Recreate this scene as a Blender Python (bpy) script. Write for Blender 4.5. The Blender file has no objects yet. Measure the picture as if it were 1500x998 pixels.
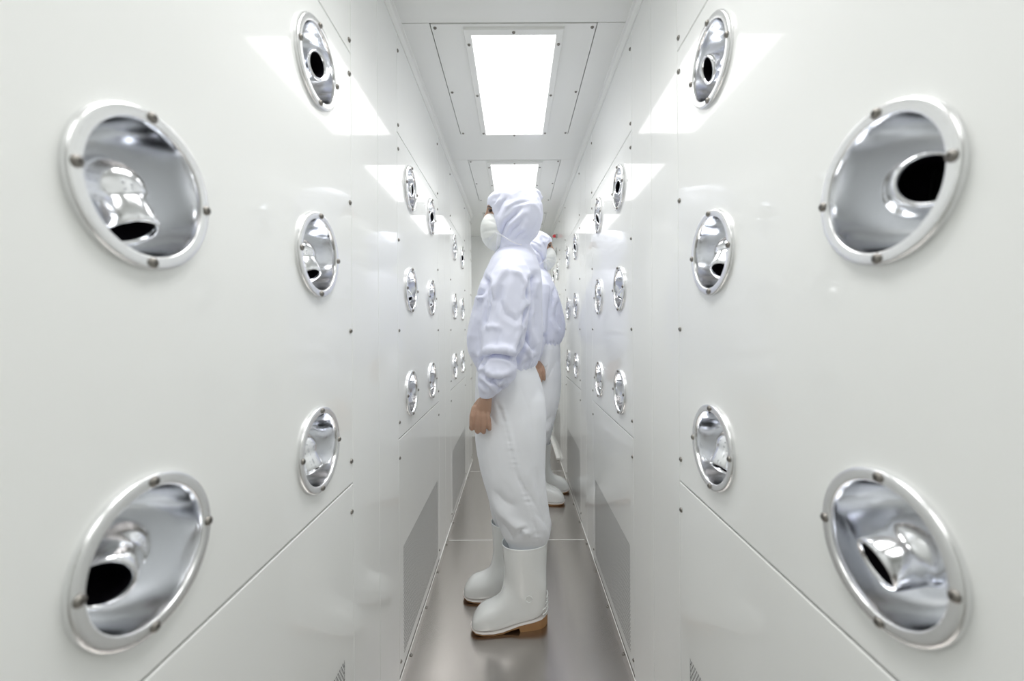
import bpy, bmesh, math, random
import numpy as np
from mathutils import Vector, Matrix, Quaternion, noise

random.seed(7)
SC = bpy.context.scene
COL = SC.collection
PI = math.pi

# ------------------------------------------------------------------ measures
FPX = 612.0                 # focal length in pixels of the 1500 px wide frame
CX, CY = 755.0, 482.5       # vanishing point of the corridor in that frame
HC = 1.15                   # camera height
W = 0.385                   # half width of the corridor
ZC = 2.15                   # ceiling height
PITCH = 1.1035              # length of one air shower module
YB, YE = -1.75, 4.49        # back wall, end wall
YL = 3.68                   # where the left wall ends at the side bay

# ------------------------------------------------------------------ helpers
def link(o, parent=None):
    COL.objects.link(o)
    if parent is not None:
        o.parent = parent
    return o

def empty(name, loc, rot=None):
    o = bpy.data.objects.new(name, None)
    o.empty_display_size = 0.05
    o.location = loc
    if rot is not None:
        o.rotation_mode = 'QUATERNION'
        o.rotation_quaternion = rot
    return link(o)

def tag(o, label=None, cat=None, group=None, kind=None):
    if label: o['label'] = label
    if cat: o['category'] = cat
    if group: o['group'] = group
    if kind: o['kind'] = kind
    return o

def mesh_obj(name, verts, faces, mat, parent=None, smooth=False, loc=None, recalc=True):
    me = bpy.data.meshes.new(name)
    me.from_pydata([tuple(v) for v in verts], [], [tuple(f) for f in faces])
    if recalc:
        bm = bmesh.new(); bm.from_mesh(me)
        bmesh.ops.recalc_face_normals(bm, faces=bm.faces)
        bm.to_mesh(me); bm.free()
    if mat is not None:
        for m in (mat if isinstance(mat, (list, tuple)) else [mat]):
            me.materials.append(m)
    if smooth:
        me.polygons.foreach_set('use_smooth', [True] * len(me.polygons))
    me.update()
    o = bpy.data.objects.new(name, me)
    if loc is not None: o.location = loc
    return link(o, parent)

class MB:
    """collects plain geometry for one mesh"""
    def __init__(s): s.v = []; s.f = []
    def add(s, verts, faces):
        b = len(s.v); s.v += [tuple(v) for v in verts]
        s.f += [tuple(i + b for i in f) for f in faces]
    def box(s, x0, x1, y0, y1, z0, z1):
        v = [(x0,y0,z0),(x1,y0,z0),(x1,y1,z0),(x0,y1,z0),(x0,y0,z1),(x1,y0,z1),(x1,y1,z1),(x0,y1,z1)]
        s.add(v, [(0,3,2,1),(4,5,6,7),(0,1,5,4),(1,2,6,5),(2,3,7,6),(3,0,4,7)])
    def build(s, name, mat, parent=None, smooth=False, bevel=0.0):
        o = mesh_obj(name, s.v, s.f, mat, parent, smooth)
        if bevel:
            bm = bmesh.new(); bm.from_mesh(o.data)
            bmesh.ops.bevel(bm, geom=list(bm.edges), offset=bevel, segments=2, affect='EDGES', profile=0.5)
            bm.to_mesh(o.data); bm.free()
        return o

def lathe(profile, n=48, close_start=False, close_end=False):
    """profile of (r, z) around Z"""
    v, f = [], []
    for r, z in profile:
        for i in range(n):
            a = 2 * PI * i / n
            v.append((r * math.cos(a), r * math.sin(a), z))
    for j in range(len(profile) - 1):
        for i in range(n):
            f.append((j*n+i, j*n+(i+1)%n, (j+1)*n+(i+1)%n, (j+1)*n+i))
    if close_start: f.append(tuple(range(n))[::-1])
    if close_end: f.append(tuple(range((len(profile)-1)*n, len(profile)*n)))
    return v, f

def set_in(b, names, val):
    for n in names:
        if n in b.inputs:
            b.inputs[n].default_value = val
            return

def mat(name, col, rough=0.5, metal=0.0, coat=0.0, coat_rough=0.05, spec=0.5, sheen=0.0):
    m = bpy.data.materials.new(name); m.use_nodes = True
    b = m.node_tree.nodes['Principled BSDF']
    b.inputs['Base Color'].default_value = (*col, 1)
    b.inputs['Roughness'].default_value = rough
    b.inputs['Metallic'].default_value = metal
    set_in(b, ['Specular IOR Level'], spec)
    set_in(b, ['Coat Weight'], coat); set_in(b, ['Coat Roughness'], coat_rough)
    set_in(b, ['Sheen Weight'], sheen)
    return m

def add_noise(m, scale=(1,1,1), nscale=40, detail=3, col=None, amt=0.1, bump=0.0, rough=None):
    """slight procedural variation of colour / roughness / relief"""
    nt = m.node_tree; nd = nt.nodes; lk = nt.links
    b = nd['Principled BSDF']
    tc = nd.new('ShaderNodeTexCoord'); mp = nd.new('ShaderNodeMapping')
    mp.inputs['Scale'].default_value = scale
    no = nd.new('ShaderNodeTexNoise')
    no.inputs['Scale'].default_value = nscale; no.inputs['Detail'].default_value = detail
    lk.new(tc.outputs['Object'], mp.inputs['Vector']); lk.new(mp.outputs['Vector'], no.inputs['Vector'])
    if col is not None:
        base = tuple(b.inputs['Base Color'].default_value)
        mx = nd.new('ShaderNodeMix'); mx.data_type = 'RGBA'
        mx.inputs['A'].default_value = base; mx.inputs['B'].default_value = (*col, 1)
        ma = nd.new('ShaderNodeMath'); ma.operation = 'MULTIPLY'; ma.inputs[1].default_value = amt
        lk.new(no.outputs['Fac'], ma.inputs[0]); lk.new(ma.outputs[0], mx.inputs['Factor'])
        lk.new(mx.outputs['Result'], b.inputs['Base Color'])
    if rough is not None:
        mr = nd.new('ShaderNodeMapRange')
        mr.inputs['To Min'].default_value = rough[0]; mr.inputs['To Max'].default_value = rough[1]
        lk.new(no.outputs['Fac'], mr.inputs['Value']); lk.new(mr.outputs['Result'], b.inputs['Roughness'])
    if bump:
        bp = nd.new('ShaderNodeBump'); bp.inputs['Strength'].default_value = 1.0
        bp.inputs['Distance'].default_value = bump
        lk.new(no.outputs['Fac'], bp.inputs['Height']); lk.new(bp.outputs['Normal'], b.inputs['Normal'])
    return m

# ------------------------------------------------------------------ materials
M_wall = add_noise(mat('painted steel', (0.85, 0.86, 0.848), 0.35, coat=0.75, coat_rough=0.055), nscale=6, col=(0.828, 0.838, 0.826), amt=0.25)
set_in(M_wall.node_tree.nodes['Principled BSDF'], ['Coat IOR'], 1.55)
M_ceil = add_noise(mat('painted ceiling steel', (0.84, 0.845, 0.825), 0.4, coat=0.35, coat_rough=0.12), nscale=5, col=(0.77, 0.775, 0.755), amt=0.25)
M_alu = add_noise(mat('polished aluminium', (0.84, 0.85, 0.875), 0.13, metal=1.0), scale=(1,1,30), nscale=14, rough=(0.09, 0.18))
M_flange = mat('satin aluminium', (0.84, 0.845, 0.85), 0.27, metal=0.95)
M_bore_shade = mat('duct shade', (0.006, 0.005, 0.008), 0.7, spec=0.1)  # near-black colour paints in the darkness of the deep duct
M_screw = mat('screw steel', (0.27, 0.255, 0.235), 0.38, metal=1.0)
M_slot = mat('screw slot', (0.05, 0.045, 0.04), 0.7)
M_floor = add_noise(mat('brushed stainless floor', (0.53, 0.50, 0.475), 0.25, metal=1.0), scale=(5, 0.5, 1), nscale=2.2, detail=4, col=(0.47, 0.44, 0.42), amt=0.9, rough=(0.22, 0.28))
M_caulk = mat('white sealant', (0.80, 0.80, 0.78), 0.5)
M_kick = mat('stainless edge', (0.56, 0.54, 0.52), 0.3, metal=1.0)
M_cavity_shade = mat('cavity shade', (0.07, 0.07, 0.07), 0.8)  # dark colour stands in for the unlit hollow behind holes and gaps
M_fab = add_noise(mat('lavender white polyester', (0.79, 0.81, 0.95), 0.5, sheen=0.1), nscale=900, bump=0.00012)
M_pant = add_noise(mat('white cotton', (0.89, 0.905, 0.945), 0.7, sheen=0.1), nscale=800, bump=0.00015)
M_mask = add_noise(mat('mask paper', (0.82, 0.835, 0.815), 0.8), nscale=500, bump=0.0002)
M_strap = mat('elastic', (0.86, 0.86, 0.90), 0.6)
M_boot = add_noise(mat('white rubber', (0.94, 0.955, 0.95), 0.16, coat=1.0, coat_rough=0.04), nscale=20, col=(0.92, 0.935, 0.93), amt=0.3)
M_welt = mat('boot welt', (0.86, 0.82, 0.80), 0.35, coat=0.3)
M_sole = add_noise(mat('tan rubber sole', (0.42, 0.23, 0.09), 0.6), nscale=60, col=(0.30, 0.13, 0.07), amt=0.5)
M_skin = add_noise(mat('skin', (0.47, 0.30, 0.215), 0.5), nscale=60, col=(0.40, 0.235, 0.165), amt=0.6, bump=0.0006)
set_in(M_skin.node_tree.nodes['Principled BSDF'], ['Subsurface Weight'], 0.08)
set_in(M_skin.node_tree.nodes['Principled BSDF'], ['Subsurface Radius'], (0.008, 0.003, 0.002))
M_hair = mat('dark hair', (0.03, 0.02, 0.017), 0.5)
M_eye = mat('eye', (0.05, 0.03, 0.025), 0.15, coat=0.6)
M_nail = mat('nail', (0.50, 0.30, 0.23), 0.3)
M_red = mat('red lens', (0.75, 0.05, 0.06), 0.25, coat=0.5)
M_grey = mat('grey plastic', (0.45, 0.46, 0.45), 0.4)

M_light = bpy.data.materials.new('lit diffuser'); M_light.use_nodes = True
_n = M_light.node_tree.nodes; _n.remove(_n['Principled BSDF'])
_e = _n.new('ShaderNodeEmission'); _e.inputs['Color'].default_value = (1.0, 1.0, 0.985, 1)
_e.inputs['Strength'].default_value = 3.2
M_light.node_tree.links.new(_e.outputs[0], _n['Material Output'].inputs['Surface'])

# perforated sheet: staggered round holes that let the eye through to a dark-coloured sheet behind
M_perf = mat('perforated painted steel', (0.85, 0.86, 0.848), 0.35, coat=0.6, coat_rough=0.08)
def perforate(m, pitch=0.0085, rad=0.0026):
    nt = m.node_tree; nd = nt.nodes; lk = nt.links
    tc = nd.new('ShaderNodeTexCoord'); sx = nd.new('ShaderNodeSeparateXYZ')
    lk.new(tc.outputs['Object'], sx.inputs[0])
    def M(op, a, b=None):
        n = nd.new('ShaderNodeMath'); n.operation = op
        for i, q in enumerate((a, b)):
            if q is None: continue
            if isinstance(q, (int, float)): n.inputs[i].default_value = q
            else: lk.new(q, n.inputs[i])
        return n.outputs[0]
    pv = pitch * math.sqrt(3)
    def cell(off):
        out = []
        for axis, p in (('Y', pitch), ('Z', pv)):
            q = M('ADD', M('DIVIDE', sx.outputs[axis], p), off)
            fr = M('SUBTRACT', M('FRACT', q), 0.5)
            sc = M('MULTIPLY', fr, p)
            out.append(M('MULTIPLY', sc, sc))
        return M('ADD', out[0], out[1])
    d = M('MINIMUM', cell(0.0), cell(0.5))
    hole = M('LESS_THAN', d, rad * rad)
    tr = nd.new('ShaderNodeBsdfTransparent'); mx = nd.new('ShaderNodeMixShader')
    lk.new(hole, mx.inputs[0]); lk.new(nd['Principled BSDF'].outputs[0], mx.inputs[1]); lk.new(tr.outputs[0], mx.inputs[2])
    lk.new(mx.outputs[0], nd['Material Output'].inputs['Surface'])
perforate(M_perf)

# ------------------------------------------------------------------ screws (one shared mesh)
def screw_mesh(name, r=0.006):
    v, f = lathe([(r*0.98, 0.0), (r, r*0.12), (r*0.92, r*0.38), (r*0.62, r*0.60), (r*0.25, r*0.68), (0.0001, r*0.69)], 20)
    nb = len(f)
    me = bpy.data.meshes.new(name)
    z = r * 0.70
    def bar(a):
        c, s = math.cos(a), math.sin(a); L, w = r*0.55, r*0.13
        b = len(v)
        for (p, q) in ((-L,-w),(L,-w),(L,w),(-L,w)):
            v.append((p*c-q*s, p*s+q*c, z))
        f.append((b, b+1, b+2, b+3))
    bar(0.4); bar(0.4 + PI/2)
    me.from_pydata(v, [], f)
    me.materials.append(M_screw); me.materials.append(M_slot)
    for i, p in enumerate(me.polygons):
        p.use_smooth = i < nb
        if i >= nb: p.material_index = 1
    me.update()
    return me
ME_SCREW = screw_mesh('screw', 0.0058)
ME_SCREW_N = screw_mesh('flange_screw', 0.0056)

def side_quat(s):
    """local X along the wall, Y up, Z out of the wall; s=-1 left wall, +1 right wall"""
    if s < 0: m = Matrix(((0,0,1),(1,0,0),(0,1,0)))
    else:     m = Matrix(((0,0,-1),(-1,0,0),(0,1,0)))
    return m.to_quaternion()
Q = {-1: side_quat(-1), 1: side_quat(1)}
Q_DOWN = Matrix(((1,0,0),(0,-1,0),(0,0,-1))).to_quaternion()
Q_UP = Quaternion()

def put_screw(parent, loc, q, me=None, ploc=(0,0,0), name='screw'):
    o = bpy.data.objects.new(name, me or ME_SCREW)
    o.location = Vector(loc) - Vector(ploc)
    o.rotation_mode = 'QUATERNION'
    o.rotation_quaternion = q @ Quaternion((0,0,1), random.uniform(0, PI))
    return link(o, parent)

# ------------------------------------------------------------------ walls
def wx(s, n): return s * (W - n)

def panel(s, u0, u1, z0, z1, holes=(), rh=0.073, cell=0.09, b=0.0016, depth=0.014):
    """folded sheet panel on the wall plane with round holes; returns (verts, faces)"""
    v, f = [], []
    def P(u, z, n): v.append((wx(s, n), u, z)); return len(v) - 1
    us = sorted({u0+b, u1-b, *[h[0]-cell for h in holes], *[h[0]+cell for h in holes]})
    zs = sorted({z0+b, z1-b, *[h[1]-cell for h in holes], *[h[1]+cell for h in holes]})
    for i in range(len(us)-1):
        for j in range(len(zs)-1):
            uc, zc = (us[i]+us[i+1])/2, (zs[j]+zs[j+1])/2
            hole = [h for h in holes if abs(h[0]-uc) < 1e-4 and abs(h[1]-zc) < 1e-4]
            if not hole:
                f.append((P(us[i],zs[j],0),P(us[i+1],zs[j],0),P(us[i+1],zs[j+1],0),P(us[i],zs[j+1],0)))
            else:
                N = 64; inn, out = [], []
                for k in range(N):
                    a = 2*PI*k/N; c, q = math.cos(a), math.sin(a)
                    m = cell / max(abs(c), abs(q))
                    inn.append(P(uc+rh*c, zc+rh*q, 0)); out.append(P(uc+m*c, zc+m*q, 0))
                for k in range(N):
                    f.append((inn[k], inn[(k+1)%N], out[(k+1)%N], out[k]))
    loops = []
    for (e, n) in ((b, 0.0), (b*0.3, -b*0.3), (0.0, -b), (0.0, -depth)):
        loops.append([P(u0+e,z0+e,n),P(u1-e,z0+e,n),P(u1-e,z1-e,n),P(u0+e,z1-e,n)])
    for A, B in zip(loops, loops[1:]):
        for k in range(4): f.append((A[k], A[(k+1)%4], B[(k+1)%4], B[k]))
    return v, f

NOZ_Z = [HC + 0.519, HC + 0.147, HC - 0.232]
ZS1, ZS2 = HC - 0.360, HC + 0.652       # panel joints
mods = [(-2, ), (-1, )]
wall_root, nozzle_spots = {}, []
SIDE = {-1: 'left', 1: 'right'}
ORD = {0: 'nearest', 1: 'second', 2: 'third', 3: 'fourth'}
NOZ_PANELS = []
for s in (-1, 1):
    yend = YL if s < 0 else YE
    root = MB()
    # battens behind the panel joints keep the wall closed
    for z in (ZS1, ZS2): root.box(wx(s, -0.0125), wx(s, -0.05), YB, yend, z-0.02, z+0.02)
    k = -2
    while True:
        ua = 0.267 + PITCH*k; ub = 0.986 + PITCH*k
        if ua >= yend - 0.1: break
        for u in (ua, ub, 1.176 + PITCH*k):
            if u + 0.03 < yend: root.box(wx(s, -0.006), wx(s, -0.05), u-0.025, u+0.025, 0.0, ZC)
        k += 1
    root.box(wx(s, -0.006), wx(s, -0.05), YB, yend, 0.0, 0.03)
    root.box(wx(s, -0.006), wx(s, -0.05), YB, yend, ZC-0.06, ZC)
    if s < 0:   # end of the left wall, returning into the side bay
        root.box(wx(s, 0.0), -0.80, YL-0.012, YL, 0.0, ZC)
    wr = root.build('wall_' + SIDE[s], M_wall); tag(wr, kind='structure'); wall_root[s] = wr
    k = -2
    while True:
        ua = 0.267 + PITCH*k; ub = 0.986 + PITCH*k
        if ua >= yend - 0.1: break
        ub = min(ub, yend - 0.013 if s < 0 else yend)
        g, gh = 0.0008, 0.0019
        holes = []
        if k >= 0:
            for ci, u in enumerate((0.435 + PITCH*k, 0.814 + PITCH*k)):
                if u + 0.11 > ub: continue
                for ri, z in enumerate(NOZ_Z):
                    holes.append((u, z)); nozzle_spots.append((s, k, ci, ri, u, z))
        for nm, za, zb, hh in (('nozzle_panel', ZS1, ZS2, holes), ('upper_panel', ZS2, ZC, [])):
            v, f = panel(s, ua+g, ub-g, za+gh, zb-(gh if zb < ZC else -0.02), hh)
            p = mesh_obj(nm, v, f, M_wall, wr)
            zz = (HC+0.599, HC+0.298, HC-0.002, HC-0.306) if nm == 'nozzle_panel' else (HC+0.678, HC+0.924)
            if k >= 0:
                for z in zz:
                    for u in (ua+0.011, ub-0.011): put_screw(p, (wx(s, 0), u, z), Q[s])
        # plain strips of the module frame on both sides of the module joint
        if ub < yend - 0.1:
            uj = 1.176 + PITCH*k; un = 0.267 + PITCH*(k+1)
            for a, bb in ((ub, uj), (uj, un)):
                bb = min(bb, yend - (0.013 if s < 0 else 0))
                if bb - a < 0.01: continue
                v, f = panel(s, a+g, bb-g, -0.01, ZC+0.02)
                mesh_obj('frame_strip', v, f, M_wall, wr)
        if k >= 0: NOZ_PANELS.append((s, k, ua, ub))
        else:
            v, f = panel(s, ua+g, ub-g, -0.01, ZS1-g); mesh_obj('lower_panel', v, f, M_wall, wr)
        k += 1

# lower intake covers with their perforated field
for (s, k, ua, ub) in NOZ_PANELS:
    g = 0.0008
    z0, z1 = 0.012, ZS1-0.0019
    ga, gb, gz0, gz1 = ua+0.05, ub-0.055, HC-1.10, HC-0.735
    c = empty('intake_cover', (wx(s, 0), (ua+ub)/2, 0.012))
    tag(c, 'glossy white lower wall cover with perforated air intake, %s wall, %s section from the camera' % (SIDE[s], ORD[k]),
        'air intake', 'perforated intake covers along the walls')
    L = Vector(c.location)
    v, f = [], []
    us = [ua+g+0.0016, ga, gb, ub-g-0.0016]; zs = [z0+0.0016, gz0, gz1, z1-0.0016]
    def PP(u, z, n=0.0):
        v.append(Vector((wx(s, n), u, z)) - L); return len(v)-1
    if gb - ga > 0.1:
        for i in range(3):
            for j in range(3):
                if i == 1 and j == 1: continue
                f.append((PP(us[i],zs[j]),PP(us[i+1],zs[j]),PP(us[i+1],zs[j+1]),PP(us[i],zs[j+1])))
    else:
        f.append((PP(us[0],zs[0]),PP(us[3],zs[0]),PP(us[3],zs[3]),PP(us[0],zs[3])))
    lo = []
    for (e, n) in ((0.0, 0.0), (-0.0011, -0.0005), (-0.0016, -0.0016), (-0.0016, -0.0045)):
        lo.append([PP(us[0]+e,zs[0]+e,n),PP(us[3]-e,zs[0]+e,n),PP(us[3]-e,zs[3]-e,n),PP(us[0]+e,zs[3]-e,n)])
    for A, B in zip(lo, lo[1:]):
        for q in range(4): f.append((A[q],A[(q+1)%4],B[(q+1)%4],B[q]))
    mesh_obj('cover_sheet', v, f, M_wall, c)
    if gb - ga > 0.1:
        v, f = [], []
        f.append((PP(ga,gz0,-0.0006),PP(gb,gz0,-0.0006),PP(gb,gz1,-0.0006),PP(ga,gz1,-0.0006)))
        mesh_obj('perforated_grille', v, f, M_perf, c)
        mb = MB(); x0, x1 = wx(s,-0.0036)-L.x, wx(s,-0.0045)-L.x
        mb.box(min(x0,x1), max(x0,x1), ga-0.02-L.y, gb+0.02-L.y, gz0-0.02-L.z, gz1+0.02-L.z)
        mb.build('shade_backing', M_cavity_shade, c)  # thin sheet, its dark colour replaces the shaded depth behind the grille
    for z in (HC-0.424, HC-1.097):
        for u in (ua+0.011, ub-0.011): put_screw(c, (wx(s,0), u, z), Q[s], ploc=L)

# back wall, end wall, side bay
mb = MB(); mb.box(-1.0, W+0.3, YE, YE+0.05, -0.02, ZC+0.1)
tag(mb.build('wall_end', M_wall), kind='structure')
mb = MB(); mb.box(-W-0.1, W+0.1, YB-0.05, YB, -0.02, ZC+0.1)
tag(mb.build('wall_back', M_wall), kind='structure')
mb = MB(); mb.box(-0.84, -0.80, YL-0.02, YE+0.05, -0.02, ZC+0.1)
tag(mb.build('wall_bay', M_wall), kind='structure')

# ------------------------------------------------------------------ floor
mb = MB(); mb.box(-0.9, W+0.1, YB-0.1, YE+0.1, -0.05, 0.0)
floor = tag(mb.build('floor', M_floor), kind='structure')
mb = MB()
for k in range(-2, 3):
    y = 1.176 + PITCH*k
    mb.box(-W+0.002, W-0.002, y-0.0022, y+0.0022, -0.004, 0.0008)
tag(mb.build('trim_1', M_caulk), kind='structure')
ti = 2
for s in (-1, 1):
    ye = YL if s < 0 else YE
    # flat stainless edging along the wall and a thin sealant bead
    mb = MB(); xa, xb = sorted((wx(s, 0.0), wx(s, 0.016)))
    mb.box(xa, xb, YB, ye, 0.0, 0.0008)
    e = tag(mb.build('baseboard_' + SIDE[s], M_floor), kind='structure')
    for i in range(13):
        y = 1.475 - 0.2525*5 + 0.2525*i
        if y < ye - 0.05 and y > 0.2: put_screw(e, (wx(s, 0.0105), y, 0.0008), Q_UP)
    mb = MB(); xa, xb = sorted((wx(s, 0.0), wx(s, 0.003)))
    mb.box(xa, xb, YB, ye, 0.0, 0.0028)
    tag(mb.build('trim_%d' % ti, M_caulk), kind='structure'); ti += 1
    # cove between wall and ceiling
    c = 0.020
    v, f = [], []
    prof = [(0.0, 0.024), (0.003, 0.024), (0.004, 0.019), (0.007, 0.011), (0.012, 0.006), (0.019, 0.004), (0.020, 0.0)]
    for y in (YB, ye):
        for (n, dz) in prof: v.append((wx(s, n), y, ZC-dz))
    m = len(prof)
    for i in range(m-1): f.append((i, i+1, m+i+1, m+i))
    tag(mesh_obj('trim_%d' % ti, v, f, M_ceil, smooth=False), kind='structure'); ti += 1
# bright threshold strip at the foot of the far right wall
mb = MB(); mb.box(W-0.030, W-0.001, 3.66, 4.44, 0.0012, 0.020)
tag(mb.build('trim_%d' % ti, M_caulk, bevel=0.002), kind='structure'); ti += 1

# ------------------------------------------------------------------ ceiling and its lights
LH, LA, LB = 0.272, 1.365, 2.138
cm = MB()
edges = []
for k in range(-2, 3):
    a, b = LA + PITCH*k, LB + PITCH*k
    edges.append((a, b))
xo = W + 0.06
prev = YB - 0.05
for i, (a, b) in enumerate(edges):
    g = 0.0007
    cm.box(-xo, xo, prev, a - 0.0035 - g, ZC, ZC+0.02)
    cm.box(-xo, -LH-0.0035, a - 0.002 + g, b + 0.002, ZC, ZC+0.02)
    cm.box(LH+0.0035, xo, a - 0.002 + g, b + 0.002, ZC, ZC+0.02)
    prev = b + 0.002
cm.box(-xo, xo, prev, YE+0.05, ZC, ZC+0.02)
cm.box(-0.9, -xo, YL-0.02, YE+0.05, ZC, ZC+0.02)
tag(cm.build('ceiling', M_ceil), kind='structure')
mb = MB(); mb.box(-0.9, xo, YB-0.1, YE+0.1, ZC+0.03, ZC+0.05)
tag(mb.build('ceiling_backing', M_cavity_shade), kind='structure')

LNAME = {-2: 'behind the camera', -1: 'directly above the camera', 0: 'nearest in view, ahead of the camera', 1: 'second from the camera, over the hooded head', 2: 'third from the camera, mostly hidden'}
for k in range(-2, 3):
    a, b = LA + PITCH*k, LB + PITCH*k
    yc = (a + b) / 2
    r = empty('ceiling_light', (0, yc, ZC))
    tag(r, 'recessed white ceiling light with screwed access panel, ' + LNAME[k], 'ceiling light', 'recessed lights along the ceiling')
    L = Vector(r.location); h = (b - a) / 2
    # access panel with an opening for the lamp
    wi, ia, ib = 0.150, 0.034, 0.008
    mb = MB()
    mb.box(-LH, -wi, -h, h, -0.002, 0.012); mb.box(wi, LH, -h, h, -0.002, 0.012)
    mb.box(-wi, wi, -h, -h+ia, -0.002, 0.012); mb.box(-wi, wi, h-ib, h, -0.002, 0.012)
    pn = mb.build('access_panel', M_ceil, r)
    for sx in (-1, 1):
        for y in (-h+0.016, 0.005, h-0.014): put_screw(pn, (sx*(LH-0.012), y, -0.002), Q_DOWN)
    # raised frame round the lamp
    fo, fi, f0, f1, g0, g1 = 0.168, 0.143, -h+0.012, h-0.002, -h+0.040, h-0.012
    v, f = [], []
    for (w_, y0, y1, z) in ((fo, f0, f1, -0.002), (fo-0.001, f0+0.001, f1-0.001, -0.009), (fo-0.003, f0+0.003, f1-0.002, -0.011),
                            (fi+0.001, g0-0.001, g1+0.001, -0.011), (fi, g0, g1, -0.010), (fi, g0, g1, 0.004)):
        v += [(-w_, y0, z), (w_, y0, z), (w_, y1, z), (-w_, y1, z)]
    for i in range(5):
        for j in range(4): f.append((i*4+j, i*4+(j+1)%4, (i+1)*4+(j+1)%4, (i+1)*4+j))
    fr = mesh_obj('light_frame', v, f, M_ceil, r)
    for sx in (-1, 1):
        for y in (-h+0.085, 0.015, h-0.03): put_screw(fr, (sx*(fo-0.013), y, -0.011), Q_DOWN)
    put_screw(fr, (0, g0-0.014, -0.011), Q_DOWN); put_screw(fr, (0, g1+0.004, -0.011), Q_DOWN)
    mb = MB(); mb.box(-fi, fi, g0, g1, -0.004, 0.002)
    mb.build('diffuser', M_light, r)
    ld = bpy.data.lights.new('lamp', 'AREA'); ld.shape = 'RECTANGLE'; ld.size = 2*fi - 0.01; ld.size_y = g1 - g0 - 0.01
    ld.energy = 4.2; ld.spread = math.radians(115); ld.color = (1.0, 1.0, 0.985)
    lo = bpy.data.objects.new('lamp', ld); lo.location = (0, (g0+g1)/2, -0.0055); link(lo, r)

# ------------------------------------------------------------------ nozzles
bowl_p = [(0.0684, 0.0050), (0.0674, 0.001), (0.0662, -0.010), (0.0637, -0.026), (0.0585, -0.042), (0.051, -0.056), (0.042, -0.065),
          (0.034, -0.069), (0.030, -0.067), (0.028, -0.062), (0.0, -0.062)]
flange_p = [(0.0825, 0.0), (0.0827, 0.0035), (0.0820, 0.0062), (0.0800, 0.0077), (0.0765, 0.0082), (0.0720, 0.0082), (0.0702, 0.0080), (0.0690, 0.0070), (0.0684, 0.0050)]
def smooth_profile(p, n=3):
    """Catmull-Rom resample"""
    out = []
    for i in range(len(p)-1):
        p0, p1, p2, p3 = p[max(i-1,0)], p[i], p[i+1], p[min(i+2,len(p)-1)]
        for k in range(n):
            t = k/n
            q = []
            for a in range(2):
                q.append(0.5*((2*p1[a])+(-p0[a]+p2[a])*t+(2*p0[a]-5*p1[a]+4*p2[a]-p3[a])*t*t+(-p0[a]+3*p1[a]-3*p2[a]+p3[a])*t**3))
            out.append((max(q[0], 0.0), q[1]))
    out.append(p[-1]); return out
def lathe_mesh(name, p, m, n=64):
    v, f = lathe(p, n)
    o = mesh_obj(name, v, f, m, smooth=True); me = o.data
    bpy.data.objects.remove(o); return me
ME_BOWL = lathe_mesh('bowl', smooth_profile(bowl_p), M_alu)
ME_FLANGE = lathe_mesh('flange', smooth_profile(flange_p), M_flange)
rb = 0.0350
ball_p = [(rb*math.sin(PI - t), rb*math.cos(PI - t)) for t in np.linspace(0.0001, PI*0.70, 16)]
ball_p += [(0.0285, 0.0255), (0.0276, 0.036), (0.0266, 0.046), (0.0254, 0.0505), (0.0236, 0.0518), (0.0216, 0.0505), (0.0208, 0.048)]
ME_BALL = lathe_mesh('swivel_ball', ball_p, M_alu, 48)
ME_BORE = lathe_mesh('bore', [(0.0208, 0.0482), (0.0203, 0.03), (0.0203, -0.024), (0.0001, -0.024)], M_bore_shade, 32)

AIM = {  # (forward along the corridor, up, out of the wall)
    (-1,0,0,1): (0.02,-0.86,0.50), (-1,0,0,2): (-0.76,-0.16,0.62),
    (-1,0,1,0): (-0.20,-0.16,0.95), (-1,0,1,1): (-0.15,-0.84,0.52), (-1,0,1,2): (-0.12,-0.84,0.53),
    (1,0,0,1): (-0.74,-0.12,0.64), (1,0,0,2): (0.14,-0.38,0.92),
    (1,0,1,0): (0.05,-0.28,0.94), (1,0,1,1): (-0.30,-0.76,0.56), (1,0,1,2): (-0.20,-0.80,0.56)}
RN = {0: 'top', 1: 'middle', 2: 'bottom'}
for (s, k, ci, ri, u, z) in nozzle_spots:
    r = empty('air_nozzle', (wx(s, 0), u, z), Q[s])
    tag(r, 'polished aluminium air nozzle, %s wall, %s section from camera, %s column, %s row' % (SIDE[s], ORD[k], 'near' if ci == 0 else 'far', RN[ri]),
        'air nozzle', 'air shower nozzles on the %s wall' % SIDE[s])
    for nm, me in (('flange', ME_FLANGE), ('bowl', ME_BOWL)):
        link(bpy.data.objects.new(nm, me), r)
    rnd = random.Random(hash((s+2)*1000 + k*100 + ci*10 + ri))
    d = AIM.get((s, k, ci, ri))
    if d is None:
        base = {0: (-0.15, -0.12, 0.95), 1: (-0.05, -0.82, 0.55), 2: (-0.1, -0.85, 0.5)}[ri]
        d = tuple(q + rnd.uniform(-0.18, 0.18) for q in base)
    d = Vector((d[0] * (1 if s < 0 else -1), d[1], d[2])).normalized()
    b = bpy.data.objects.new('swivel_ball', ME_BALL)
    b.location = (0, 0, -0.041); b.rotation_mode = 'QUATERNION'
    b.rotation_quaternion = Vector((0,0,1)).rotation_difference(d)
    link(b, r); link(bpy.data.objects.new('bore', ME_BORE), b)
    for i in range(4):
        a = i*PI/2
        o = bpy.data.objects.new('screw', ME_SCREW_N)
        o.location = (0.0755*math.cos(a), 0.0755*math.sin(a), 0.0080)
        o.rotation_euler = (0, 0, rnd.uniform(0, PI))
        link(o, r)

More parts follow.
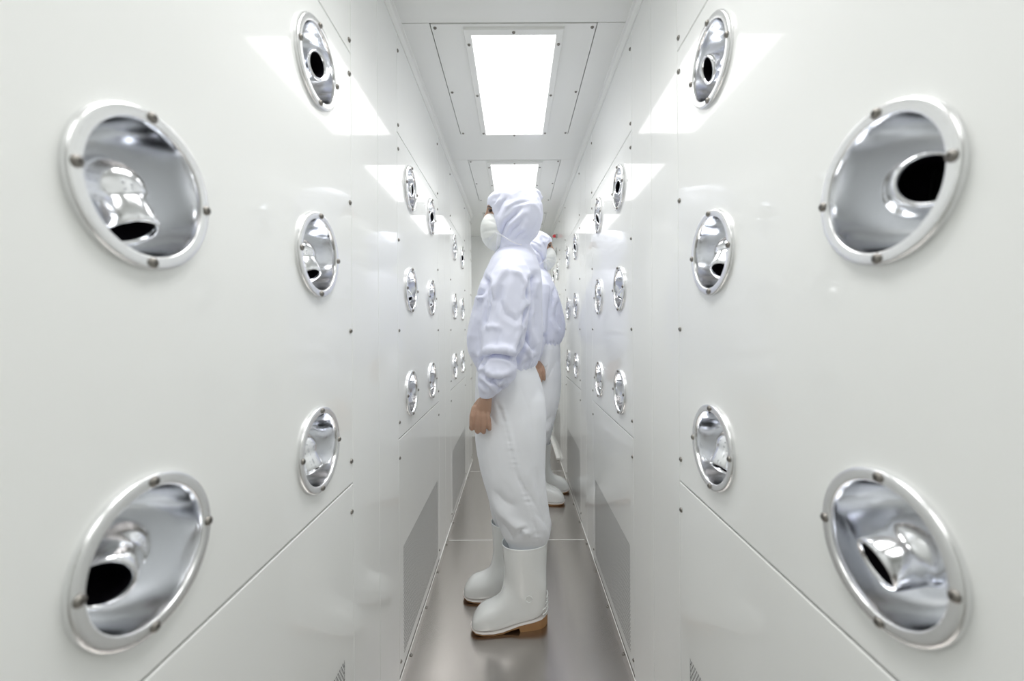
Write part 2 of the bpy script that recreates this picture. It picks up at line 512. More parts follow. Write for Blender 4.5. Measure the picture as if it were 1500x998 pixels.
# ------------------------------------------------------------------ small far fittings on the right wall
r = empty('indicator_lamp', (W, 3.80, HC+0.845), Q[1])
tag(r, 'tiny red indicator lamp on a grey base high on the far right wall', 'indicator lamp')
v, f = lathe([(0.020, 0.0), (0.020, 0.012), (0.018, 0.015), (0.0001, 0.015)], 24); mesh_obj('lamp_base', v, f, M_grey, r)
v, f = lathe([(0.015, 0.015), (0.015, 0.032), (0.011, 0.040), (0.0001, 0.043)], 24); mesh_obj('lens', v, f, M_red, r, smooth=True)
r = empty('wall_fitting', (W, 3.86, HC+0.72), Q[1])
tag(r, 'small round grey fitting on the far right wall below the red lamp', 'wall fitting')
v, f = lathe([(0.036, 0.0), (0.036, 0.006), (0.030, 0.016), (0.012, 0.022), (0.0001, 0.023)], 24); mesh_obj('cover', v, f, M_grey, r, smooth=True)

# ------------------------------------------------------------------ people
def WP(px, py, d):
    return np.array(((px - CX - 0.0058*(py-CY)) / FPX * d, d, HC - (py-CY) / FPX * d))

def WZ(px, z, d):
    p = WP(px, CY, d); p[2] = z; return p

def ring_loft(rings, n=40):
    """rings of (py, front, back, half width, distance, exponent): horizontal slices measured on the figure"""
    v, f = [], []
    for R in rings:
        py, xf, xb, hw, d = R[:5]; e = R[5] if len(R) > 5 else 2.2
        A, B = WP(xf, py, d), WP(xb, py, d)
        c = (A + B) / 2; a = (B[0] - A[0]) / 2
        for i in range(n):
            t = 2*PI*i/n; ct, st = math.cos(t), math.sin(t)
            v.append((c[0] + a*math.copysign(abs(ct)**(2/e), ct), c[1] + hw*math.copysign(abs(st)**(2/e), st), c[2]))
    m = len(rings)
    for j in range(m-1):
        for i in range(n): f.append((j*n+i, j*n+(i+1)%n, (j+1)*n+(i+1)%n, (j+1)*n+i))
    f.append(tuple(range(n))); f.append(tuple(range((m-1)*n, m*n))[::-1])
    return v, f

def tube(pts, rad, n=16, squash=1.0):
    """closed tapering tube with rounded ends along points"""
    pts = [Vector(p) for p in pts]; m = len(pts)
    P, R = [], []
    t0 = (pts[1]-pts[0]).normalized(); t1 = (pts[-1]-pts[-2]).normalized()
    for q, r_ in ((0.92, 0.38), (0.6, 0.8)): P.append(pts[0]-t0*rad[0]*q); R.append(rad[0]*r_)
    P += pts; R += list(rad)
    for q, r_ in ((0.6, 0.8), (0.92, 0.38)): P.append(pts[-1]+t1*rad[-1]*q); R.append(rad[-1]*r_)
    v, f = [], []
    up = Vector((0.31, 0.9, 0.2))
    for j in range(len(P)):
        t = (P[min(j+1, len(P)-1)] - P[max(j-1, 0)]).normalized()
        a = (up - t*up.dot(t)).normalized(); b = t.cross(a); up = a
        for i in range(n):
            s = 2*PI*i/n
            v.append(P[j] + a*R[j]*squash*math.cos(s) + b*R[j]*math.sin(s))
    for j in range(len(P)-1):
        for i in range(n): f.append((j*n+i, j*n+(i+1)%n, (j+1)*n+(i+1)%n, (j+1)*n+i))
    f.append(tuple(range(n))[::-1]); f.append(tuple(range((len(P)-1)*n, len(P)*n)))
    return v, f

def ball(c, r, n=16):
    v, f = [], []
    r = (r, r, r) if isinstance(r, float) else r
    for j in range(1, n):
        t = PI*j/n
        for i in range(n):
            s = 2*PI*i/n
            v.append((c[0]+r[0]*math.sin(t)*math.cos(s), c[1]+r[1]*math.sin(t)*math.sin(s), c[2]+r[2]*math.cos(t)))
    for j in range(n-2):
        for i in range(n): f.append((j*n+i, (j+1)*n+i, (j+1)*n+(i+1)%n, j*n+(i+1)%n))
    f.append(tuple(range(n))); f.append(tuple(range((n-2)*n, (n-1)*n))[::-1])
    return v, f

def union(pieces, voxel, smooth=4):
    """one continuous surface out of overlapping closed pieces"""
    mb = MB()
    for v, f in pieces: mb.add(v, f)
    o = mesh_obj('tmp', mb.v, mb.f, None)
    md = o.modifiers.new('r', 'REMESH'); md.mode = 'VOXEL'; md.voxel_size = voxel; md.adaptivity = 0.0
    bpy.context.view_layer.update()
    dg = bpy.context.evaluated_depsgraph_get()
    me = bpy.data.meshes.new_from_object(o.evaluated_get(dg))
    old = o.data; bpy.data.objects.remove(o); bpy.data.meshes.remove(old)
    n = len(me.vertices)
    v = np.empty(n*3); me.vertices.foreach_get('co', v); v = v.reshape(-1, 3)
    e = np.empty(len(me.edges)*2, dtype=np.int64); me.edges.foreach_get('vertices', e); e = e.reshape(-1, 2)
    f = [tuple(p.vertices) for p in me.polygons]
    bpy.data.meshes.remove(me)
    return [relax(v, e, smooth), f, e]

def relax(v, e, it, k=0.5):
    deg = np.bincount(e.ravel(), minlength=len(v)).astype(float)[:, None]
    for _ in range(it):
        s = np.zeros_like(v)
        for a in range(3):
            s[:, a] = np.bincount(e[:, 0], weights=v[e[:, 1], a], minlength=len(v)) + np.bincount(e[:, 1], weights=v[e[:, 0], a], minlength=len(v))
        v = v + k*(s/np.maximum(deg, 1) - v)
    return v

def normals(v, f):
    q = np.array([t if len(t) == 4 else (t[0], t[1], t[2], t[2]) for t in f])
    nn = np.cross(v[q[:, 2]]-v[q[:, 0]], v[q[:, 3]]-v[q[:, 1]])
    tri = q[:, 2] == q[:, 3]
    if tri.any(): nn[tri] = np.cross(v[q[tri, 1]]-v[q[tri, 0]], v[q[tri, 2]]-v[q[tri, 0]])
    out = np.zeros_like(v)
    for k in range(4): 
        for a in range(3): out[:, a] += np.bincount(q[:, k], weights=nn[:, a], minlength=len(v))
    return out/np.maximum(np.linalg.norm(out, axis=1, keepdims=True), 1e-12)

def folds(G, lines, ymax=None, gain=1.0):
    """press creases (negative) or raise ridges (positive) along polylines; each: (points, depth in m, width in px[, one sided shift])"""
    v, f, e = G
    for ln in lines:
        pts, amp, wd = ln[:3]
        side = ln[3] if len(ln) > 3 else 0.0
        n = normals(v, f)
        px = CX + 0.0058*(CY - CY) + FPX*v[:, 0]/v[:, 1]; py = CY - FPX*(v[:, 2]-HC)/v[:, 1]
        px = px + 0.0058*(py-CY)
        best = np.full(len(v), 1e9); sgn = np.zeros(len(v)); tt = np.zeros(len(v))
        m = len(pts)-1
        for i in range(m):
            a, b = np.array(pts[i], float), np.array(pts[i+1], float)
            d = b-a; L2 = d@d
            t = ((px-a[0])*d[0] + (py-a[1])*d[1])/L2
            tc = np.clip(t, 0, 1)
            qx, qy = px-a[0]-tc*d[0], py-a[1]-tc*d[1]
            dist = np.hypot(qx, qy); cr = (d[0]*qy - d[1]*qx)/math.sqrt(L2)
            upd = dist < best
            best[upd] = dist[upd]; sgn[upd] = np.sign(cr[upd]); tt[upd] = (i + tc[upd])/m
        taper = np.minimum(1, np.minimum(tt, 1-tt)*4 + 0.25)
        face = np.clip(-n[:, 1]*1.6 + 0.25, 0, 1)
        if ymax is not None: face = face*np.clip((ymax - v[:, 1])/0.03, 0, 1)
        prof = np.exp(-(best/wd)) if amp < 0 else np.exp(-(best/wd)**2)
        # puffed shoulders beside a crease
        if amp < 0: prof = prof - 0.30*np.exp(-((best-2.4*wd)/(1.3*wd))**2)
        w_ = amp*gain*prof*taper*face
        if side:
            w_ = w_ + side*np.where(sgn > 0, 1, -1)*np.exp(-(best/(2.2*wd))**2)*taper*face
        v = v + n*w_[:, None]
    G[0] = v

def wrinkle(G, amp, freq, seed=0.0, sharp=True, mask=None, it=1):
    v, f, e = G
    n = normals(v, f)
    h = np.empty(len(v))
    fx, fy, fz = freq
    for i, p in enumerate(v):
        q = Vector((p[0]*fx + seed, p[1]*fy + seed*0.7, p[2]*fz - seed))
        t = noise.noise(q) 
        if sharp: h[i] = (1 - 3.0*abs(t)) + 0.4*(1 - 3.0*abs(noise.noise(q*2.1)))
        else: h[i] = t*1.6
    if mask is not None: h = h*mask(v)
    v = v + n*(amp*h)[:, None]
    if it: v = relax(v, e, it, 0.4)
    G[0] = v

B1 = np.array((-0.036, 1.70, 0.0))
class Figure:
    def __init__(s, base, mirror, scale):
        s.base = Vector(base); s.m = -1.0 if mirror else 1.0; s.k = scale; s.root = None
    def place(s, name, v, f, m, parent=None, smooth=True):
        v = (np.asarray(v, float) - B1)*np.array((s.m, 1, 1))*s.k
        f = [tuple(q) for q in f]
        if s.m < 0: f = [q[::-1] for q in f]
        o = mesh_obj(name, v, f, m, parent if parent is not None else s.root, smooth, recalc=False)
        if s.root is None:
            s.root = o; o.location = s.base
        return o

def boot(F, heel, yaw, name='boot', near=True):
    """wellington boot: heel point on the floor, toe towards -x"""
    def T(f, y, z):
        c, s_ = math.cos(yaw), math.sin(yaw)
        return np.array((heel[0] - f*c - y*s_*0 + y*s_*-1*0, heel[1] - f*s_ + y, z))
    sole = [(.2935,.004,.017,.026),(.291,.016,.014,.0235),(.286,.030,.010,.020),(.272,.0425,.005,.016),(.245,.050,.002,.0135),(.205,.052,.000,.0125),(.17,.050,.002,.015),
            (.14,.0455,.008,.020),(.108,.043,.015,.027),(.104,.043,.000,.028),(.05,.041,.000,.034),(.022,.036,.000,.038),(.006,.025,.001,.042),(-.002,.010,.002,.044)]
    def z1(f):
        xs = [q[0] for q in sole][::-1]; ys = [q[3] for q in sole][::-1]
        return float(np.interp(f, xs, ys)) - 0.0025
    pairs = [(.2915,.033,.2925,None,.004),(.2885,.046,.291,None,.018),(.282,.060,.287,None,.031),(.269,.076,.276,None,.042),(.252,.092,.256,None,.049),(.226,.100,.226,None,.0515),
             (.202,.109,.196,None,.051),(.186,.122,.166,None,.048),(.177,.138,.128,None,.0445),(.172,.155,.085,None,.043),(.169,.172,.040,None,.042),(.167,.188,.012,.050,.043),
             (.166,.203,.001,.085,.046),(.166,.220,-.001,.125,.050),(.167,.238,-.001,.165,.054),(.168,.258,-.002,.210,.058),(.170,.282,-.003,.255,.062),(.172,.305,-.005,.295,.066),
             (.1735,.320,-.006,.314,.0685),(.1745,.3235,-.007,.318,.0700),(.1745,.3265,-.007,.322,.0700),(.1725,.3275,-.005,.3235,.0682),(.1705,.326,-.003,.322,.0662),(.169,.300,-.001,.298,.064),(.166,.27,.002,.27,.060)]
    n = 36; v, f = [], []
    for (ft, zt, fb, zb, hw) in pairs:
        if zb is None: zb = z1(fb)
        A, Bm = T(ft, 0, zt), T(fb, 0, zb)
        c = (A+Bm)/2; h = (A-Bm)/2
        for i in range(n):
            t = 2*PI*i/n; ct, st = math.cos(t), math.sin(t)
            e = 2.2 if (ct > 0 or zt > 0.25) else 4.5
            q = c + h*math.copysign(abs(ct)**(2/e), ct); q = q + np.array((0, hw*math.copysign(abs(st)**(2/e), st), 0))
            v.append(q)
    for j in range(len(pairs)-1):
        for i in range(n): f.append((j*n+i, (j+1)*n+i, (j+1)*n+(i+1)%n, j*n+(i+1)%n))
    f.append(tuple(range(n))); f.append(tuple(range((len(pairs)-1)*n, len(pairs)*n))[::-1])
    o = F.place(name, v, f, M_boot)
    sub = o.modifiers.new('subdivision', 'SUBSURF'); sub.levels = 1; sub.render_levels = 2
    # sole with heel block
    def strip(grow, lo, hi, nm, m):
        v, f = [], []
        for (ff, hw, z0, zz) in sole:
            a, b_ = lo(z0, zz), hi(z0, zz)
            ff2 = ff + (0.0015 if ff > 0.29 else (-0.0015 if ff < 0.0 else 0))
            gw = grow if ff > 0.12 else max(grow, -0.0005)
            for (y, z) in ((-hw-gw, a), (-hw-gw, b_), (hw+gw, b_), (hw+gw, a)): v.append(T(ff2, y, z))
        k = len(sole)
        for j in range(k-1):
            for i in range(4): f.append((j*4+i, (j+1)*4+i, (j+1)*4+(i+1)%4, j*4+(i+1)%4))
        f.append((0,1,2,3)); f.append(((k-1)*4+3,(k-1)*4+2,(k-1)*4+1,(k-1)*4))
        return F.place(nm, v, [q for q in f], m, o, smooth=False)
    strip(-0.004, lambda a, b: a, lambda a, b: b-0.002, 'sole', M_sole)
    strip(0.0008, lambda a, b: b-0.0030, lambda a, b: b-0.0008, 'welt', M_welt)
    if near:
        # raised round mark at the ankle and ribs on the heel
        v, f = [], []; c = T(.070, -0.0475, .128); N, K = 28, 8
        for i in range(N):
            a = 2*PI*i/N
            for j in range(K):
                b_ = 2*PI*j/K; rr = 0.0125 + 0.0014*math.cos(b_)
                v.append(c + np.array((rr*math.cos(a), -0.0014*math.sin(b_)-0.0035, rr*math.sin(a))))
        for i in range(N):
            for j in range(K): f.append((i*K+j, i*K+(j+1)%K, ((i+1)%N)*K+(j+1)%K, ((i+1)%N)*K+j))
        F.place('ankle_mark', v, f, M_boot, o)
        for z in (0.062, 0.080, 0.098, 0.116):
            pts = []
            for a in np.linspace(-1.15, 1.15, 9):
                pts.append(T(0.030 - 0.036*math.cos(a), 0.040*math.sin(a), z - 0.006*abs(a)))
            v, f = tube(pts, [0.0022]*9, 8); F.place('heel_rib', v, f, M_boot, o)
    return o

def make_person(base, mirror, scale, straight_arm, seed):
    F = Figure(base, mirror, scale)
    dN = 1.505                                        # distance of the near hand
    # ---- body: one continuous surface (head, neck, trunk, arms, hands, legs)
    hd = 1.70
    P = []
    P.append(ring_loft([(281,735,772,.02,hd),(284,727,779,.05,hd),(290,720,783,.058,hd),(297,716,786,.066,hd),(303,714.5,787,.069,hd),(308,716.0,787,.070,hd),(314,714.5,786,.070,hd),
        (322,712.5,784,.069,hd),(330,713.0,780,.067,hd),(338,713.5,776,.065,hd),(346,714.5,770,.058,hd),(354,717,764,.050,hd),(360,722,760,.040,hd),(364,729,756,.025,hd)], 32))
    nose = [WP(716,305,hd), WP(715,312,hd), WP(712.5,320,hd), WP(713.5,323,hd)]
    P.append(tube(nose, [.008,.010,.0135,.011], 14))
    P.append(tube([WP(713.5,332,hd-.02), WP(711.0,333,hd), WP(713.5,332,hd+.02)], [.006,.007,.006], 10))
    P.append(tube([WP(713.5,337,hd-.017), WP(711.5,337,hd), WP(713.5,337,hd+.017)], [.006,.0075,.006], 10))
    for sy in (-1, 1):
        P.append(ball(WP(754, 315, hd+sy*0.070), (0.013, 0.008, 0.030)))           # ears under the hood
        P.append(tube([WP(715.5,302.5,hd+sy*.010), WP(717.0,301.5,hd+sy*.034), WP(724,304,hd+sy*.055)], [.006,.007,.005], 10))  # brow ridge
    P.append(tube([WP(751,345,hd), WP(750,385,hd)], [.056,.062], 24))
    P.append(ring_loft([(376,732,772,.05,hd),(388,727,776,.10,hd),(400,722,780,.135,hd),(440,710,784,.145,hd),(490,708,780,.14,hd),(540,708,778,.15,hd),(575,708,786,.155,hd),(605,712,785,.15,hd)], 32))
    for (x0, d0, x1, d1, x2, d2) in (((748),1.63,(752),1.64,(770),1.637), ((744),1.77,(742),1.79,(750),1.80)):
        P.append(tube([WP(x0,585,d0), WP(x0-2,680,d0), WP(x1,735,d1), WZ(x2-2,.32,d2), WZ(x2+2,.14,d2), WZ(x2+3,.085,d2)], [.078,.068,.055,.052,.038,.032], 20))
        P.append(tube([WZ(x2+3,.080,d2), WZ(x2-26,.062,d2), WZ(x2-54,.050,d2)], [.028,.026,.020], 16))
    for sy in (-1, 1):
        if sy < 0:
            D = dN; S = WP(753,404,1.60)
            E, Wr = (WP(744,490,1.53), WP(712.5,578,D)) if not straight_arm else (WP(752,490,1.53), WP(759,580,D))
        else:
            D = 1.90; S = WP(752,404,1.80); E = WP(750,490,1.88); Wr = WP(748,574,D)
        P.append(tube([S, (S+E)/2, E, E*0.45+Wr*0.55, Wr], [.042,.043,.039,.035,.0245], 18))
        sh = (0 if not straight_arm else 48) if sy < 0 else 38
        sg = 1 if sy < 0 else -1                      # palms face the thighs
        kk = D/dN
        def H(px, py, dd):                            # hand point, dd metres towards the thigh
            p = WP(px, py, dN); w0 = WP(712.5, 578, dN)
            q = p - w0; q[1] = sg*dd
            return Wr + q
        palm = [(570,704.5,721.5,.021,0),(580,703.5,721,.0205,0),(588,700.5,720.5,.0185,0),(596,696.5,720,.0165,.001),(602,693,719.3,.0145,.002),(607,691,718.5,.0125,.003),(611,691.5,717.5,.010,.005)]
        n = 28; v, f = [], []
        for (py, xf, xb, hw, dd) in palm:
            A, Bq = H(xf, py, dd), H(xb, py, dd); c = (A+Bq)/2; a = (Bq[0]-A[0])/2
            for i in range(n):
                t = 2*PI*i/n; ct, st = math.cos(t), math.sin(t)
                v.append((c[0]+a*math.copysign(abs(ct)**0.8, ct), c[1]+hw*math.copysign(abs(st)**0.8, st), c[2]))
        m = len(palm)
        for j in range(m-1):
            for i in range(n): f.append((j*n+i, j*n+(i+1)%n, (j+1)*n+(i+1)%n, (j+1)*n+i))
        f.append(tuple(range(n))); f.append(tuple(range((m-1)*n, m*n))[::-1])
        P.append((v, f))
        for i, (xk, yk, yb, r_) in enumerate(((691.8,609,631.5,.0086),(699.9,608,636.0,.0090),(708.0,609,636.5,.0087),(715.3,611,632,.0075))):
            dx = (-0.6, -0.4, 0.2, 1.0)[i]
            P.append(tube([H(xk*.8+705*.2,yk-12,.000), H(xk,yk,-.009), H(xk+dx,(yk+yb)/2,-.009), H(xk+dx*1.5,yb-4.5,-.003), H(xk+dx*1.6,yb-2.5,.010), H(xk+dx*1.4,yb-5,.022), H(xk+dx,yb-13,.030), H(xk+dx*.7,yb-17,.030)],
                          [r_*1.05,r_*1.12,r_,r_*1.04,r_,r_*.96,r_*.88,r_*.8], 14))
        P.append(tube([H(703,588,.010), H(697,596,.017), H(693.5,606,.024), H(694,616,.030), H(696,622,.033)], [.012,.0125,.0105,.0100,.0085], 14))
    G = union(P, 0.0030, 2)
    body = F.place('person', G[0], G[1], M_skin)
    # ---- eyes and brows
    for sy in (-1, 1):
        v, f = ball(WP(719.0, 309.0, hd+sy*.034), (0.0095, 0.0150, 0.0068), 14)
        F.place('eye', v, f, M_eye)
        v, f = tube([WP(714.8,303.0,hd+sy*.014), WP(716.0,301.8,hd+sy*.034), WP(722.0,304.5,hd+sy*.056)], [.0030,.0040,.0022], 8, )
        F.place('eyebrow', v, f, M_hair)
        v, f = tube([WP(715.5,308.5,hd+sy*.018), WP(716.4,306.2,hd+sy*.033), WP(720.5,308.2,hd+sy*.050)], [.0016,.0026,.0018], 8)
        F.place('eyelash', v, f, M_hair)
    # ---- trousers
    T = [ring_loft([(526,704,779,.14,hd),(536,699,783,.155,hd),(548,697,788,.166,hd),(562,696.5,792,.170,hd),(580,696,797,.172,hd),(600,696.5,799,.172,hd),(620,698,799,.165,hd),(640,702,796,.13,hd)], 48)]
    T.append(ring_loft([(548,722,772,.045,1.64),(562,709,786,.065,1.632),(585,698,798,.085,1.625),(610,695.5,801,.092,1.620),(640,695.5,800.5,.095,1.618),(665,698.5,799,.096,1.620),(690,703.5,797.5,.096,1.623),(712,710.5,798.5,.094,1.626),
        (735,719.0,801.5,.092,1.629),(752,725.5,804.0,.089,1.631),(768,730.5,806.8,.085,1.633),(779,734.5,806.0,.079,1.635),(786,739.0,804.0,.070,1.636),(792,743,800.5,.062,1.637),(802,746,797,.058,1.637),(815,748,795,.055,1.637)], 44))
    T.append(ring_loft([(548,722,772,.045,1.77),(562,710,784,.065,1.775),(585,702,792,.085,1.78),(640,700.5,790,.090,1.785),(680,703.5,789,.090,1.788),(710,710,787.5,.087,1.79),(735,716.5,786,.083,1.793),(750,719.5,784,.078,1.796),(759,721.5,781,.071,1.80),(764,724,776.5,.066,1.80),(772,727,774,.060,1.80),(785,730,771,.055,1.80)], 40))
    G = union(T, 0.0055, 5)
    wrinkle(G, 0.0035, (10, 10, 5), seed+3.1, sharp=False, it=1)
    wrinkle(G, 0.0022, (13, 13, 6), seed+5.3, it=1, mask=lambda v: np.clip(0.4+np.abs(v[:, 2]-0.75)*1.2, 0, 1.2))
    seam = [(733,592),(742,625),(748,655),(756,690),(768,722),(779,750),(786,780),(788,795)]
    folds(G, [
        (seam, -0.0022, 1.6),
        ([(737,596),(745,628),(751,655),(759,690)], 0.003, 2.5),
        ([(720,735),(736,752),(752,766),(768,776),(778,786)], 0.013, 7.0),
        ([(733,766),(744,782),(752,792)], -0.012, 4.0),
        ([(757,787),(764,778),(774,775)], -0.009, 3.0),
        ([(752,690),(768,716),(786,742),(797,762)], -0.007, 5.0),
        ([(786,690),(790,720),(796,745),(800,765)], -0.006, 3.5),
        ([(722,718),(738,735),(756,744)], -0.006, 4.5),
        ([(728,590),(733,602),(738,618)], -0.007, 2.0),
        ([(717,600),(721,612),(727,625)], -0.004, 2.0),
        ([(786,752),(800,768),(805,780)], -0.006, 3.0),
        ([(760,560),(775,600),(784,650)], -0.004, 6.0),
        ], ymax=1.70)
    # puckers along the outer seam
    v, f, e = G; nn = normals(v, f)
    px = CX + FPX*v[:, 0]/v[:, 1]; py = CY - FPX*(v[:, 2]-HC)/v[:, 1]; px = px + 0.0058*(py-CY)
    sx = np.interp(py, [q[1] for q in seam], [q[0] for q in seam])
    wgt = np.exp(-((px-sx)/5.5)**2)*np.clip(-nn[:, 1]*1.5, 0, 1)*((py > 592) & (py < 790))
    G[0] = v + nn*(0.0015*(np.sin(py*0.55 + 2.2*np.sin(py*0.13)) + 0.6*np.sin(py*1.1 + 3*np.sin(py*0.09)))*wgt*(0.35 + 0.65*np.sin(py*0.045)**2))[:, None]
    F.place('trousers', G[0], G[1], M_pant)
    # ---- jacket
    J = [ring_loft([(354,741,771,.056,hd),(362,733,776,.068,hd),(369,726.5,780,.092,hd),(378,721,784,.135,hd),(388,716.5,788,.160,hd),(400,711,791,.172,hd),(415,705,793,.176,hd),(435,698,794.5,.178,hd),(455,693.5,795,.178,hd),
        (475,689,795,.178,hd),(492,686.2,794.5,.178,hd),(505,686.2,793.5,.176,hd),(516,688,792.5,.172,hd),(526,692,790,.166,hd),(533,696.5,786.5,.158,hd),(537,700,783,.152,hd),(541,699.5,783,.154,hd),(544,702,781,.148,hd)], 56)]
    # sleeves: near one blouses over a gathered cuff, far one hangs
    def sleeve(shift, near=True):
        R = [(377,742,764,.03,1.590),(383,733,770,.052,1.572),(391,727,774.5,.064,1.555),(402,721,777,.071,1.543),(420,717,778,.074,1.535),(445,715,778,.075,1.528),(470,711,774,.075,1.524),
             (492,706.5,770,.074,1.518),(507,704.5,766,.072,1.514),(516,706.5,761.5,.067,1.511),(522,709.5,757.5,.061,1.509),(528,706.5,757.5,.064,1.507),(537,702.5,758,.067,1.505),(548,701,757,.066,1.504),(558,700.8,752.5,.061,1.504),
             (567,701.2,744.5,.051,1.504),(573,702,735.5,.040,1.505),(577,703,728,.031,1.505),(580,702.3,725.5,.0285,1.505),(583,704,722.5,.024,1.505)]
        out = []
        for (py, xf, xb, hw, d) in R:
            t = np.clip((py-400)/180, 0, 1)
            sh = shift*t
            if shift and py > 515: sh = shift*t - (xb-xf-46)*0.0
            out.append((py, xf+sh, xb+sh*(1.0 if not shift else 0.75), hw, d if near else 3.40-d))
        return ring_loft(out, 44)
    J.append(sleeve(45 if straight_arm else 0))
    J.append(sleeve(36, near=False))
    G = union(J, 0.0046, 4)
    wrinkle(G, 0.0030, (7, 7, 5), seed+1.7, sharp=False, it=0)
    wrinkle(G, 0.0032, (9, 9, 4.5), seed, it=0)
    AMP = 1.55
    if not straight_arm:
        folds(G, [
            ([(709,406),(715,413),(717,425),(717,440)], -0.018, 3.4),
            ([(717,440),(713,460),(709,478)], -0.012, 3.0),
            ([(696,432),(703,430),(711,424)], -0.010, 2.6),
            ([(700,437),(708,436)], 0.009, 3.0),
            ([(784,404),(778,411),(775,424),(775,440)], -0.020, 3.6),
            ([(777,448),(772,458),(770,470),(770,482)], -0.014, 3.4),
            ([(770,482),(775,500),(780,512),(784,514)], -0.012, 3.6),
            ([(769,488),(765,505),(759,518),(757,534)], -0.016, 3.4),
            ([(691,520),(699,530),(705,533),(712,525)], -0.013, 3.2),
            ([(708,526),(716,520),(726,518.5),(738,520),(748,524),(757,531)], -0.017, 3.0),
            ([(707,516),(722,511),(742,512),(755,517)], 0.010, 6.0),
            ([(705,546),(716,556),(727,565),(738,573)], -0.009, 2.6),
            ([(748,551),(736,556),(724,558),(716,556)], -0.010, 2.6),
            ([(710,540),(720,547),(734,549),(748,543)], 0.007, 5.0),
            ([(703,558),(709,565),(716,572)], -0.008, 2.2),
            ([(730,573),(738,564),(744,556)], -0.006, 2.2),
            ([(745,388),(736,402),(722,424),(717,436)], 0.006, 5.0),
            ([(750,395),(762,402),(770,415),(773,430)], 0.006, 4.0),
            ([(740,400),(734,420),(728,440),(722,470)], -0.004, 5.0),
            ([(736,423),(731,440),(740,460),(757,470),(772,452)], -0.005, 3.5),
            ([(712,480),(722,478),(732,480)], 0.006, 4.0),
            ([(734,482),(728,500),(724,512)], -0.004, 4.0),
            ([(700,455),(694,480),(690,500)], 0.005, 5.0),
            ([(707,420),(703,450),(699,485),(702,515)], -0.005, 4.5),
            ([(783,425),(786,460),(785,490)], -0.005, 5.0),
            ([(760,540),(768,533),(778,528),(788,522)], -0.005, 2.5),
            ([(770,505),(776,520),(778,530)], 0.007, 3.5),
            ], ymax=1.74, gain=AMP)
    else:
        folds(G, [
            ([(709,406),(713,425),(714,445)], -0.014, 3.4), ([(702,440),(706,470),(703,500)], -0.008, 4.0),
            ([(710,470),(700,490),(694,505)], -0.010, 3.6), ([(722,480),(712,500),(700,515)], 0.008, 5.0),
            ([(735,523),(750,520),(775,528)], -0.016, 3.0), ([(712,400),(704,430),(698,455)], 0.006, 4.0)], ymax=1.74)
    # gathers at hem and cuff
    v, f, e = G; nn = normals(v, f)
    py = CY - FPX*(v[:, 2]-HC)/1.70
    ang = np.arctan2(v[:, 1]-1.70, v[:, 0]-B1[0])
    wgt = np.exp(-((py-536)/7.0)**2)
    G[0] = v + nn*(0.0030*np.sin(ang*34 + 2*np.sin(ang*7))*wgt)[:, None]
    F.place('jacket', G[0], G[1], M_fab)
    # ---- hood
    Hd = [ring_loft([(277.3,744,767,.02,hd),(278.6,734,776,.046,hd),(282.5,725.5,783,.066,hd),(288,718.5,787.5,.080,hd),(294,714.6,790.5,.088,hd),(299,714.0,792.3,.092,hd),(302,714.8,793,.094,hd,2.6),(305.5,719.0,793.5,.096,hd,3.2),(310,722.5,794,.097,hd,3.6),
        (318,724,794,.098,hd,3.6),(327,724,793,.098,hd,3.4),(336,723.5,790.5,.095,hd,3.2),(344,726,786,.088,hd,3),(351,729,779.5,.080,hd,2.8),(357,731,774,.074,hd,2.6),(362,731,773,.074,hd,2.4),(368,731,774,.076,hd,2.4),(373,735,770,.07,hd,2.2)], 48)]
    Hd.append(tube([WP(778,286,hd-.012), WP(783.5,280.5,hd-.01), WP(788,284,hd)], [.010,.013,.013], 14))
    Hd.append(tube([WP(786,285,hd), WP(791,289.5,hd+.004)], [.012,.011], 14))
    G = union(Hd, 0.0042, 4)
    wrinkle(G, 0.0030, (13, 13, 11), seed+8.0, it=1)
    folds(G, [
        ([(729,352),(736,338),(741,326),(752,316),(762,306)], -0.016, 2.6),
        ([(745,350),(751,338),(760,330),(768,318)], -0.011, 3.0),
        ([(727,316),(731,304),(737,295),(742,289)], -0.009, 3.0),
        ([(732,335),(735,318),(742,304),(754,296)], 0.008, 4.0),
        ([(722,300),(728,290),(733,283)], -0.006, 2.6),
        ([(752,355),(760,345),(772,338)], -0.009, 2.4),
        ([(760,356),(770,348),(782,340)], -0.005, 2.4),
        ([(748,302),(764,297),(778,294),(788,296)], -0.004, 1.8),
        ([(788,297),(793,306),(795,314)], -0.004, 1.8),
        ([(738,357),(748,359),(760,360),(772,359)], -0.006, 2.4)], ymax=1.75)
    F.place('hood', G[0], G[1], M_fab)
    # ---- face mask with its elastic
    G = union([ring_loft([(314.6,716,722,.024,hd),(316.5,713,726,.042,hd,2.6),(320,709.5,730,.058,hd,2.6),(327,706,734,.074,hd,2.6),(335,704,736,.083,hd,2.6),(345,704.3,738,.085,hd,2.5),(353,707,739,.080,hd,2.4),(360,712.0,739,.066,hd,2.3),(364,717,738,.053,hd),(367,723,735,.036,hd)], 44)], 0.0036, 3)
    folds(G, [([(703,343),(710,339),(720,337),(731,337)], -0.004, 1.8), ([(714,364),(719,352),(728,341)], -0.004, 1.8), ([(706,352),(712,348),(718,347)], 0.003, 2.5), ([(716,323),(724,326),(731,330)], -0.002, 1.6)])
    mk = F.place('face_mask', G[0], G[1], M_mask)
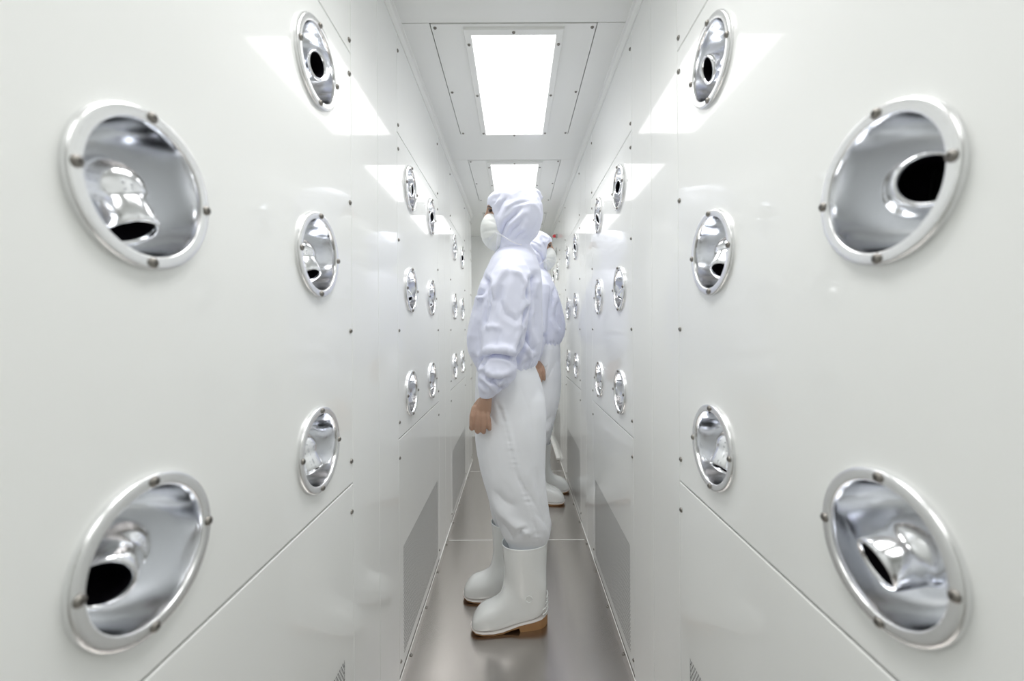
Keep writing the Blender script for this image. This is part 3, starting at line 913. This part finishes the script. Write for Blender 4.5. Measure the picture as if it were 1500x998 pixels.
    for pts in ([(727,341.5,-.088),(733,343.5,-.098),(741,348.5,-.0955),(749,353.5,-.086),(757,357.5,-.079),(764,359,-.070)], [(727,365,-.055),(728,354,-.083),(729,344,-.096)]):
        for sy in (1, -1):
            v, f = tube([WP(a, b, hd+sy*c) for a, b, c in pts], [.0019]*len(pts), 8)
            F.place('strap', v, f, M_strap, mk)
    # ---- boots
    boot(F, (0.1150, 1.640), 0.13, near=True)
    boot(F, (0.0640, 1.800), 0.02, near=False)
    return F.root

p = make_person((B1[0], B1[1], 0), False, 1.0, False, 0.0)
tag(p, 'person in white hooded cleanroom suit, mask and rubber boots facing left, nearest the camera', 'person')
p = make_person((0.172, 2.86, 0), True, 1.055, True, 11.3)
tag(p, 'person in white hooded cleanroom suit and mask facing right, partly hidden behind the nearer one', 'person')

# ------------------------------------------------------------------ camera, world, view
cam_d = bpy.data.cameras.new('camera'); cam = bpy.data.objects.new('camera', cam_d); link(cam)
cam.location = (0, 0, HC)
cam.rotation_mode = 'QUATERNION'
ROLL = -0.0058
cam.rotation_quaternion = Quaternion((1,0,0), PI/2) @ Quaternion((0,0,1), ROLL)
cam_d.sensor_fit = 'HORIZONTAL'; cam_d.sensor_width = 36.0
cam_d.lens = FPX / 1500.0 * 36.0
cam_d.shift_x = -(CX - 750.0) / 1500.0
cam_d.shift_y = -(499.0 - CY) / 1500.0
cam_d.clip_start = 0.02
cam_d.dof.use_dof = True
cam_d.dof.focus_distance = 1.62
cam_d.dof.aperture_fstop = 2.8
SC.camera = cam

w = bpy.data.worlds.new('world'); w.use_nodes = True
w.node_tree.nodes['Background'].inputs['Color'].default_value = (0.02, 0.02, 0.02, 1)
w.node_tree.nodes['Background'].inputs['Strength'].default_value = 1.0
SC.world = w

SC.view_settings.view_transform = 'Standard'
SC.view_settings.look = 'None'
SC.view_settings.gamma = 1.0
SC.view_settings.use_curve_mapping = False
SC.view_settings.exposure = -0.32
SC.cycles.use_denoising = True
SC.cycles.max_bounces = 18
SC.cycles.diffuse_bounces = 14
SC.cycles.glossy_bounces = 6
SC.cycles.transparent_max_bounces = 12
SC.cycles.sample_clamp_indirect = 12.0
SC.cycles.caustics_reflective = True
